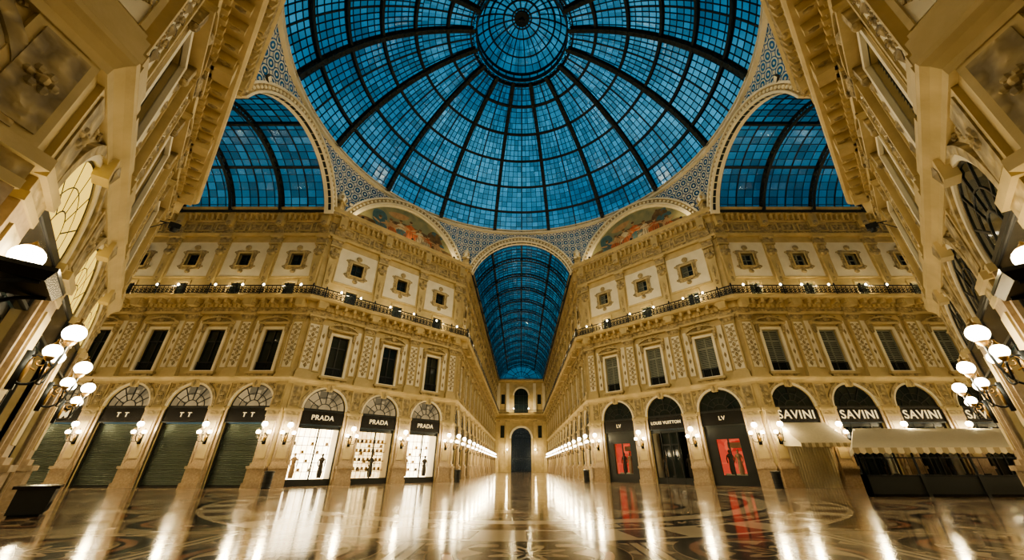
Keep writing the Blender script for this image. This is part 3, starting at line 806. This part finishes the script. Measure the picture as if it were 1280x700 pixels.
for sx,sy in ((1,1),(-1,1),(1,-1),(-1,-1)):
    c=(sx*(R+W0)/2,sy*(R+W0)/2); nrm=(-sx*S2,-sy*S2); spandrel('spandrel_lattice',c,nrm,DL/2,7.7); arch_ring(c,nrm,6.95,7.7)
    b=MB(); rr=7.0; z0=23.0; hwid=math.sqrt(rr*rr-(z0-ZC)**2)
    a0=math.atan2(z0-ZC,hwid); pa=arc(rr,ZC,a0,math.pi-a0,40)
    b.add([(p[0],.1,p[1]) for p in pa],[tuple(range(len(pa)))],M_TEAL)
    def ell(cx,cz,rx,rz,mat,y,tilt=0,n=16):
        ps=[]
        for i in range(n):
            a=2*math.pi*i/n; X=rx*math.cos(a)*(1+.12*math.sin(3*a)); Z=rz*math.sin(a)
            ps.append((cx+X*math.cos(tilt)-Z*math.sin(tilt),y,cz+X*math.sin(tilt)+Z*math.cos(tilt)))
        b.add(ps,[tuple(range(n))],mat)
    rs=random.Random(5+int(sx+2*sy))
    for i in range(8):
        ell(-5.0+i*1.4,23.6+rs.random()*.2,1.1,.45,M_MBRN,.09,rs.uniform(-.2,.2))
    ell(3.2,25.0,.9,1.1,M_MBRN,.088,.3); ell(-3.6,24.9,.8,.9,M_MBLU,.087,-.3); ell(.2,24.6,2.6,.8,M_MBRN,.086,0); ell(-1.5,26.0,1.2,.4,M_MSKN,.085,.2)
    # foliage clump and distant hills
    for i in range(10): ell(3.4+rs.uniform(-.9,.9),25.2+rs.uniform(-.7,.7),.3,.22,M_MBLU if i%2 else M_MBRN,.084-.0005*i,rs.uniform(-1,1))
    figs=[(-3.4,M_MBLU,.9),(-2.2,M_MSKN,1.0),(-1.1,M_MWHT,1.25),(0,M_MRED,1.5),(1.2,M_MWHT,1.2),(2.4,M_MRED,1.0),(3.7,M_MSKN,.8)]
    for x,mt,h in figs:
        zb=23.5
        ell(x,zb+h*.6,.42*h+.1,h*.75,mt,.07,rs.uniform(-.3,.3))
        ell(x+.25*rs.choice((-1,1)),zb+h*.35,.6*h,h*.42,rs.choice([M_MWHT,M_MRED,M_MBLU,mt]),.065,rs.uniform(-.6,.6))
        for f_ in (-.2,.05,.28): ell(x+f_*h,zb+h*.45,.035,h*.38,M_MBRN,.062,rs.uniform(-.3,.3))
        hx=x+rs.uniform(-.12,.12); ell(hx,zb+h*1.5,.17,.22,M_MSKN,.06); ell(hx,zb+h*1.5+.12,.19,.14,M_MBRN,.055)
        ell(x+.5,zb+h*1.0,.5,.1,M_MSKN,.05,rs.uniform(-.5,.8)); ell(x-.45,zb+h*.95,.45,.1,M_MSKN,.05,rs.uniform(-.8,.4))
    b.ring(pa,[((p[0])*.965,ZC+(p[1]-ZC)*.965) for p in pa],-.02,.12,M_LIGHT,False)
    obj('mosaic_lunette',b.mesh('mosaic_lunette'),dome,mat=frame(c,nrm))
fb=MB()
fb.box(-.45,.45,-.45,.45,0,.35,M_GOLD); fb.box(-.35,.35,-.35,.35,.35,1.0,M_ORN); fb.box(-.45,.45,-.45,.45,1.0,1.15,M_GOLD)
fb.lathe((0,0,1.15),[(.15,0),(.35,.15),(.45,.5),(.38,.8),(.18,.95),(.25,1.05),(.12,1.25),(.04,1.6),(0,1.65)],M_LIGHT,14)
for k in range(4):
    a=k*math.pi/2+math.pi/4; fb.sph((.42*math.cos(a),.42*math.sin(a),1.6),(.14,.14,.22),M_ORN,8,6)
ME_FIN=fb.mesh('finial_mesh')
for sx in (-1,1):
    for sy in (-1,1):
        for p in ((sx*(R-.2),sy*(W0-.15)),(sx*(W0-.15),sy*(R-.2))):
            o=obj('corner_urn',ME_FIN,dome); o.location=(p[0],p[1],23.1)
# ------------------------------------------------------------ barrel vaults
def vault(c,dirv,length):
    ang=math.atan2(dirv[1],dirv[0])
    M=Matrix.Translation((c[0],c[1],0))@Matrix.Rotation(ang,4,'Z')
    rv=6.8; a0=math.asin((22.75-ZC)/rv); na=24; step=BW/6; nl=int(round(length/step))
    P_=lambda s,a,r=rv: Vector((s,r*math.cos(a),ZC+r*math.sin(a)))
    Nn=lambda a: Vector((0,math.cos(a),math.sin(a)))
    b=MB()
    for i in range(nl):
        for j in range(na):
            a=a0+(math.pi-2*a0)*j/na; a_=a0+(math.pi-2*a0)*(j+1)/na
            b.add([P_(i*step,a),P_((i+1)*step,a),P_((i+1)*step,a_),P_(i*step,a_)],[(0,1,2,3)],M_VGLASS)
    obj('vault_glazing',b.mesh('vault_glazing'),dome,mat=M)
    b=MB(); A=[a0+(math.pi-2*a0)*k/24 for k in range(25)]
    for i in range(nl+1):
        if i%6==0:
            b.polybar([P_(i*step,a,rv-.02) for a in A],[Nn(a) for a in A],.3,.08,M_DOMEIRON)
            b.polybar([P_(i*step,a,rv-.48) for a in A],[Nn(a) for a in A],.26,.07,M_DOMEIRON)
            for k in range(48):
                u0=a0+(math.pi-2*a0)*k/48; u1=a0+(math.pi-2*a0)*(k+1)/48
                b.tube([P_(i*step,u0,rv-(.05 if k%2 else .5)),P_(i*step,u1,rv-(.5 if k%2 else .05))],.05,M_DOMEIRON,4)
        else:
            b.polybar([P_(i*step,a) for a in A],[Nn(a) for a in A],.045 if i%3 else .12,.06,M_DOMEIRON)
    for j in range(na+1):
        a=a0+(math.pi-2*a0)*j/na; big=j%6==0
        ss=[0,length]
        b.polybar([P_(s,a) for s in ss],[Nn(a)]*2,.22 if big else .045,.3 if big else .06,M_DOMEIRON)
    obj('vault_ironwork',b.mesh('vault_ironwork'),dome,mat=M)
vault((0,R),(0,1),BW*NF); vault((R,0),(1,0),BW*NS); vault((-R,0),(-1,0),BW*NS); vault((0,-R),(0,-1),BW*NN)
# ------------------------------------------------------------ end walls
def end_wall(name,c,nrm,open_door):
    b=MB()
    def aw(r,zs,x1,z1,y,m,d=.6):
        p=arc(r,zs,0,math.pi,20); n=len(p)
        b.add([(q[0],y,q[1]) for q in p]+[(q[0],y,z1) for q in p]+[(q[0],y+d,q[1]) for q in p],[(i,i+1,n+i+1,n+i) for i in range(n-1)]+[(i,2*n+i,2*n+i+1,i+1) for i in range(n-1)],m)
    dr,ds=2.6,7.9; wr,ws=1.9,18.8
    for sg in (-1,1):
        x0,x1=sorted((sg*dr,sg*W0)); b.box(x0,x1,0,.6,0,12.5,M_GOLD)
        x0,x1=sorted((sg*wr,sg*W0)); b.box(x0,x1,0,.6,12.5,23.3,M_GOLD)
        for x in (3.7,6.2):
            b.box(sg*x-.45,sg*x+.45,-.4,0,0,12.2,M_GOLD); b.box(sg*x-.6,sg*x+.6,-.55,0,12.0,12.5,M_ORN); b.box(sg*x-.4,sg*x+.4,-.3,0,14.5,22,M_LIGHT)
        b.box(sg*4.95-.5,sg*4.95+.5,-.05,0,16.5,19,M_GLASSD); b.box(sg*4.95-.5,sg*4.95+.5,-.05,0,8,11,M_GLASSD)
    aw(dr,ds,0,12.5,0,M_GOLD); aw(wr,ws,0,23.3,0,M_GOLD)
    b.box(-wr,wr,0,.6,12.5,14.2,M_GOLD)
    b.ring(arc(dr,ds,0,math.pi,20),arc(dr+.5,ds,0,math.pi,20),-.25,0,M_LIGHT,False)
    b.ring(arc(wr,ws,0,math.pi,20),arc(wr+.4,ws,0,math.pi,20),-.25,0,M_LIGHT,False)
    for z,p in ((12.3,.6),(13.6,1.0),(22.6,.8)): b.box(-W0,W0,-p,0,z,z+.4,M_GOLD)
    for z in (14.1,14.8): b.box(-W0,W0,-.95,-.9,z,z+.07,M_IRON)
    for i in range(60): x=-W0+i*.236; b.box(x,x+.04,-.94,-.9,14.0,14.8,M_IRON)
    for x in (-wr,-.7,.65,wr-.08): b.box(x,x+.08,.2,.3,14.2,20.5,M_FRAME)
    for z in (14.2,16.4,18.7): b.box(-wr,wr,.2,.3,z,z+.1,M_FRAME)
    b.box(-wr,wr,.34,.36,14.2,20.8,M_GLASSD)
    for i in range(13):
        x=-dr+i*2*dr/12; h=ds+math.sqrt(max(0,dr*dr-x*x)); b.box(x-.04,x+.04,.3,.4,0,h,M_IRON)
    for z in (.1,2.6,3.2,5.6,7.9,9): b.box(-dr,dr,.3,.4,z,z+.12,M_IRON)
    b.box(-dr,dr,.45,.5,0,10.6,M_GATEGL if open_door else M_GLASSD)
    z0=23.3
    for i in range(1,12):
        a=math.pi*i/12; b.tube([(1.2*math.cos(a),0,z0+.5*math.sin(a)),(6.7*math.cos(a),0,ZC+6.7*math.sin(a) if ZC+6.7*math.sin(a)>z0 else z0)],.06,M_DOMEIRON,4)
    for r in (2.5,4.6): b.ring([(x,z) for x,z in arc(r,z0-.6,.1,math.pi-.1,20)],[(x,z) for x,z in arc(r+.1,z0-.6,.1,math.pi-.1,20)],-.1,.1,M_DOMEIRON,False)
    p=arc(6.8,ZC,math.asin((z0-ZC)/6.8),math.pi-math.asin((z0-ZC)/6.8),14)
    for i in range(14): b.add([(0,.2,z0),(p[i][0],.2,p[i][1]),(p[i+1][0],.2,p[i+1][1])],[(0,1,2)],M_VGLASS)
    o=obj(name,b.mesh(name),mat=frame(c,nrm))
    b=MB()  # balcony lamps and bulbs added to light the end wall
    for sg in (-1,1): b.lathe((sg*2,-1.0,14.8),[(.03,0),(.05,.2),(.12,.25)],M_IRON,8); b.sph((sg*2,-1.0,15.2),.16,M_GLOBE,10,8)
    obj('balcony_lamps',b.mesh('added_end_lamps'),o)
    for sg in (-1,1): point('bulb',o,(sg*2,-1.3,15.2),260,.15)
    for sg in (-1,1): point('bulb',o,(sg*3.6,-1.3,5.2),320,.15)
    b=MB()  # gate globes, likewise added for lighting this wall
    for sg in (-1,1): b.tube([(sg*3.6,-.4,4.6),(sg*3.6,-.9,4.7),(sg*3.6,-.9,5.0)],.04,M_IRON,6); b.sph((sg*3.6,-.9,5.2),.2,M_GLOBE,12,8)
    obj('added_gate_lamps',b.mesh('added_gate_lamps'),o)
end_wall('wall_far_arm_end',(0,R+BW*NF),(0,-1),True)
end_wall('wall_left_arm_end',(-(R+BW*NS),0),(1,0),False)
end_wall('wall_right_arm_end',(R+BW*NS,0),(-1,0),False)
end_wall('wall_near_arm_end',(0,-(R+BW*NN)),(0,1),False)
# ------------------------------------------------------------ props
def bin_mesh():
    b=MB(); b.lathe((0,0,0),[(0,0),(.26,0),(.28,.05),(.25,.1),(.27,.9),(.31,.92),(.31,1.0),(.2,1.04),(.2,.9),(0,.9)],M_FRAME,16)
    for z in (.3,.6): b.lathe((0,0,z),[(.27,0),(.285,.02),(.27,.04)],M_IRON,16)
    return b.mesh('litter_bin_mesh')
MBN=bin_mesh()
for p in ((-16.8,5.9),(-6.0,17.0),(6.0,17.0),(16.8,5.9)):
    o=obj('litter_bin',MBN); o.location=(p[0],p[1],0)
b=MB()
b.box(-.75,.75,-.35,.35,.06,.7,M_FRAME,tx=-.06,ty=-.04); b.box(-.85,.85,-.45,.45,.7,.78,M_BLACK); b.box(-.7,.7,-.3,.3,0,.06,M_IRON)
for i in range(9): x=-.68+i*.17; b.box(x-.02,x+.02,-.37,-.35,.1,.68,M_IRON)
o=obj('planter_box',b.mesh('planter_box'),mat=frame((-14.7,-8.9),(S2,S2)))
def awning(name,M,w,z1,z0,out,par):
    b=MB(); n=int(w/.22)
    for i in range(n):
        x0=-w/2+w*i/n; x1=-w/2+w*(i+1)/n
        b.add([(x0,0,z1),(x1,0,z1),(x1,-out,z0),(x0,-out,z0)],[(0,1,2,3)],M_CLOTH)
        xm=(x0+x1)/2
        b.add([(x0,-out,z0),(x1,-out,z0),(x1,-out,z0-.22),(xm,-out-.01,z0-.3),(x0,-out,z0-.22)],[(0,1,2,3,4)],M_CLOTH if i%2 else M_CLOTH2)
    for s in (-w/2,w/2): b.add([(s,0,z1),(s,-out,z0),(s,-out,z0-.22),(s,0,z0-.1)],[(0,1,2,3)],M_CLOTH)
    for s in (-w/2+.05,w/2-.05): b.tube([(s,-.05,z0-.1),(s,-out,z0-.02)],.025,M_IRON,5)
    return obj(name,b.mesh(name),par,mat=M)
awning('shop_awning',frame((R+BW*.5,W0-.12),(0,-1)),3.5,4.15,2.7,1.9,W_RF)
b=MB()
for i in range(16): x=-1.4+i*.186; b.tube([(x,0,0),(x+.02,-.03,1.4),(x,0,2.9)],.09,M_CLOTH,6)
obj('entrance_curtain',b.mesh('entrance_curtain'),W_RF,mat=frame((R+BW*.5,W0-.12),(0,-1)))
# ------------------------------------------------------------ restaurant terrace
ter=empty('restaurant_terrace')
A_=Vector((16.6,-1.4)); B_=Vector((22.6,5.9)); D_=Vector((38,-2.2))
b=MB()
def side(p,q,k):
    d=(q-p); L=d.length; d/=L; nn=Vector((d.y,-d.x))
    for i in range(k+1):
        c=p+d*(L*i/k); b.lathe((c.x,c.y,0),[(.05,0),(.05,2.05)],M_IRON,6)
        b.box(c.x-.09,c.x+.09,c.y-.09,c.y+.09,0,.95,M_FRAME)
    def pl(z0,z1,t,m):
        w=nn*t; b.add([(*(p-w),z0),(*(q-w),z0),(*(q+w),z0),(*(p+w),z0),(*(p-w),z1),(*(q-w),z1),(*(q+w),z1),(*(p+w),z1)],[(0,1,2,3),(4,5,6,7),(0,1,5,4),(1,2,6,5),(2,3,7,6),(3,0,4,7)],m)
    pl(0,.12,.07,M_BLACK); pl(.12,.85,.03,M_FRAME); pl(.85,.92,.07,M_IRON); pl(1.65,1.7,.03,M_IRON); pl(1.95,2.05,.05,M_IRON)
    for i in range(k*4):
        c=p+d*(L*(i+.5)/(k*4))
        b.tube([(c.x,c.y,.95),(c.x,c.y,1.65)],.012,M_IRON,4)
side(A_,B_,4); side(A_,D_,8)
obj('screens',b.mesh('screens'),ter)
b=MB()
def roof(p,q,r_,s_,zl,zh):
    n=int((q-p).length/.3)
    for i in range(n):
        a=p.lerp(q,i/n); c=p.lerp(q,(i+1)/n); e=s_.lerp(r_,i/n); f=s_.lerp(r_,(i+1)/n)
        b.add([(*a,zl),(*c,zl),(*f,zh),(*e,zh)],[(0,1,2,3)],M_CLOTH)
        mid=(a+c)/2
        b.add([(*a,zl),(*c,zl),(*c,zl-.22),(*mid,zl-.3),(*a,zl-.22)],[(0,1,2,3,4)],M_CLOTH if i%2 else M_CLOTH2)
A2=A_+Vector((-.35,-.35)); D2=D_+Vector((0,-.35)); B2=B_+Vector((-.4,0))
roof(A2,D2,Vector((38,6.3)),Vector((23.4,6.3)),2.12,3.7)
roof(B2,A2,Vector((23.4,6.3)),Vector((23.4,6.3)),2.12,3.7)
obj('canopy',b.mesh('canopy'),ter)
b=MB()
for tx_,ty_ in ((20.2,.4),(22.6,.2),(25,.3),(27.5,.2),(30,.4),(23.5,3.4),(26,3.4),(29,3.4)):
    b.lathe((tx_,ty_,0),[(.25,0),(.22,.04),(.04,.08),(.04,.7),(.38,.72),(.38,.76),(0,.76)],M_FRAME,12)
    for sg in (-1,1):
        x=tx_+sg*.75
        b.box(x-.2,x+.2,ty_-.2,ty_+.2,.42,.47,M_BRASS)
        for u in (-.18,.16):
            for v in (-.18,.16): b.box(x+u,x+u+.03,ty_+v,ty_+v+.03,0,.42,M_FRAME)
        b.box(x+sg*.17,x+sg*.2,ty_-.2,ty_+.2,.47,.9,M_FRAME)
obj('cafe_tables_and_chairs',b.mesh('cafe_tables'),ter)
# ------------------------------------------------------------ cctv brackets on near walls
b=MB(); b.tube([(0,0,0),(0,-.7,.1)],.03,M_IRON,5); b.tube([(0,0,-.5),(0,-.5,.05)],.02,M_IRON,5); b.box(-.12,.12,-1.0,-.6,-.12,.14,M_IRON,tx=.02); b.lathe((0,-.8,-.3),[(.0,0),(.12,.03),(.13,.18),(0,.19)],M_IRON,8)
mc=b.mesh('security_camera_mesh')
for sx in (-1,1):
    obj('security_camera',mc,WALLS[(sx,-1)],mat=frame((sx*(R-1.2),-(W0+1.2),11.2),(-sx*S2,S2)))
# ------------------------------------------------------------ floodlights on the cornice, added as fill for the walls
def added_flood(p,t,e,size=125):
    M_=Vector(t)-Vector(p); rot=M_.to_track_quat('-Z','Y')
    b=MB(); b.box(-.22,.22,-.16,.16,-.0,.22,M_IRON,tx=.06,ty=.05); b.box(-.18,.18,-.12,.12,-.02,0,M_LIGHT); b.tube([(0,0,.2),(0,.0,.4)],.04,M_IRON,5)
    o=obj('added_floodlight',b.mesh('added_floodlight'),dome); o.location=p; o.rotation_mode='QUATERNION'; o.rotation_quaternion=rot
    l=bpy.data.lights.new('added_flood_beam','SPOT'); l.energy=e; l.color=(1,.82,.49); l.spot_size=math.radians(size); l.spot_blend=1; l.shadow_soft_size=.3
    obj('added_flood_beam',l,o,loc=(0,0,-.06))
bb=MB(); bb.lathe((0,0,0),[(0,0),(.12,0),(.15,.15),(.1,.17)],M_IRON,10); ME_UP=bb.mesh('uplight_small')
for sx in (-1,1):
    for sy in (-1,1):
        added_flood((sx*(R-1.6),sy*(W0-.6),23.6),(-sx*14,-sy*8,7),3900)
        added_flood((sx*(W0-.6),sy*(R-1.6),23.6),(-sx*8,-sy*14,7),3900)
        for s in (-5.5,0,5.5):
            c=Vector((sx*(R+W0)/2,sy*(R+W0)/2))+Vector((-sx*S2,-sy*S2))*.85+Vector((sx*S2,-sy*S2))*s
            o=obj('cornice_uplight',ME_UP,dome); o.location=(c.x,c.y,23.15)
            point('uplight_bulb',o,(0,0,.3),48,.1)
# ------------------------------------------------------------ world
w=bpy.data.worlds.new('dusk_sky'); sc.world=w; w.use_nodes=True
nt=w.node_tree; nt.nodes.clear()
o_=nt.nodes.new('ShaderNodeOutputWorld'); bg=nt.nodes.new('ShaderNodeBackground')
tc=nt.nodes.new('ShaderNodeTexCoord'); no=nt.nodes.new('ShaderNodeTexNoise'); no.inputs['Scale'].default_value=4.5; no.inputs['Detail'].default_value=6
cr=nt.nodes.new('ShaderNodeValToRGB'); cr.color_ramp.elements[0].position=.33; cr.color_ramp.elements[1].position=.72
cr.color_ramp.elements[0].color=(.010,.145,.285,1); cr.color_ramp.elements[1].color=(.10,.40,.60,1)
nt.links.new(tc.outputs['Generated'],no.inputs['Vector']); nt.links.new(no.outputs['Fac'],cr.inputs[0]); nt.links.new(cr.outputs[0],bg.inputs[0]); nt.links.new(bg.outputs[0],o_.inputs[0])
bg.inputs[1].default_value=1.0
# ------------------------------------------------------------ camera
cam=bpy.data.cameras.new('camera'); cam.sensor_width=36; cam.lens=460/1280*36; cam.shift_x=-.0085; cam.clip_end=500; cam.clip_start=.05
co=obj('camera',cam); co.location=(-.12,-21.7,1.28); co.rotation_euler=(math.radians(90+26.9),0,0)
sc.camera=co
try:
    sc.view_settings.view_transform='AgX'; sc.view_settings.look='AgX - Medium High Contrast'
except Exception as ex: print(ex)
print('DONE objects',len(bpy.data.objects))
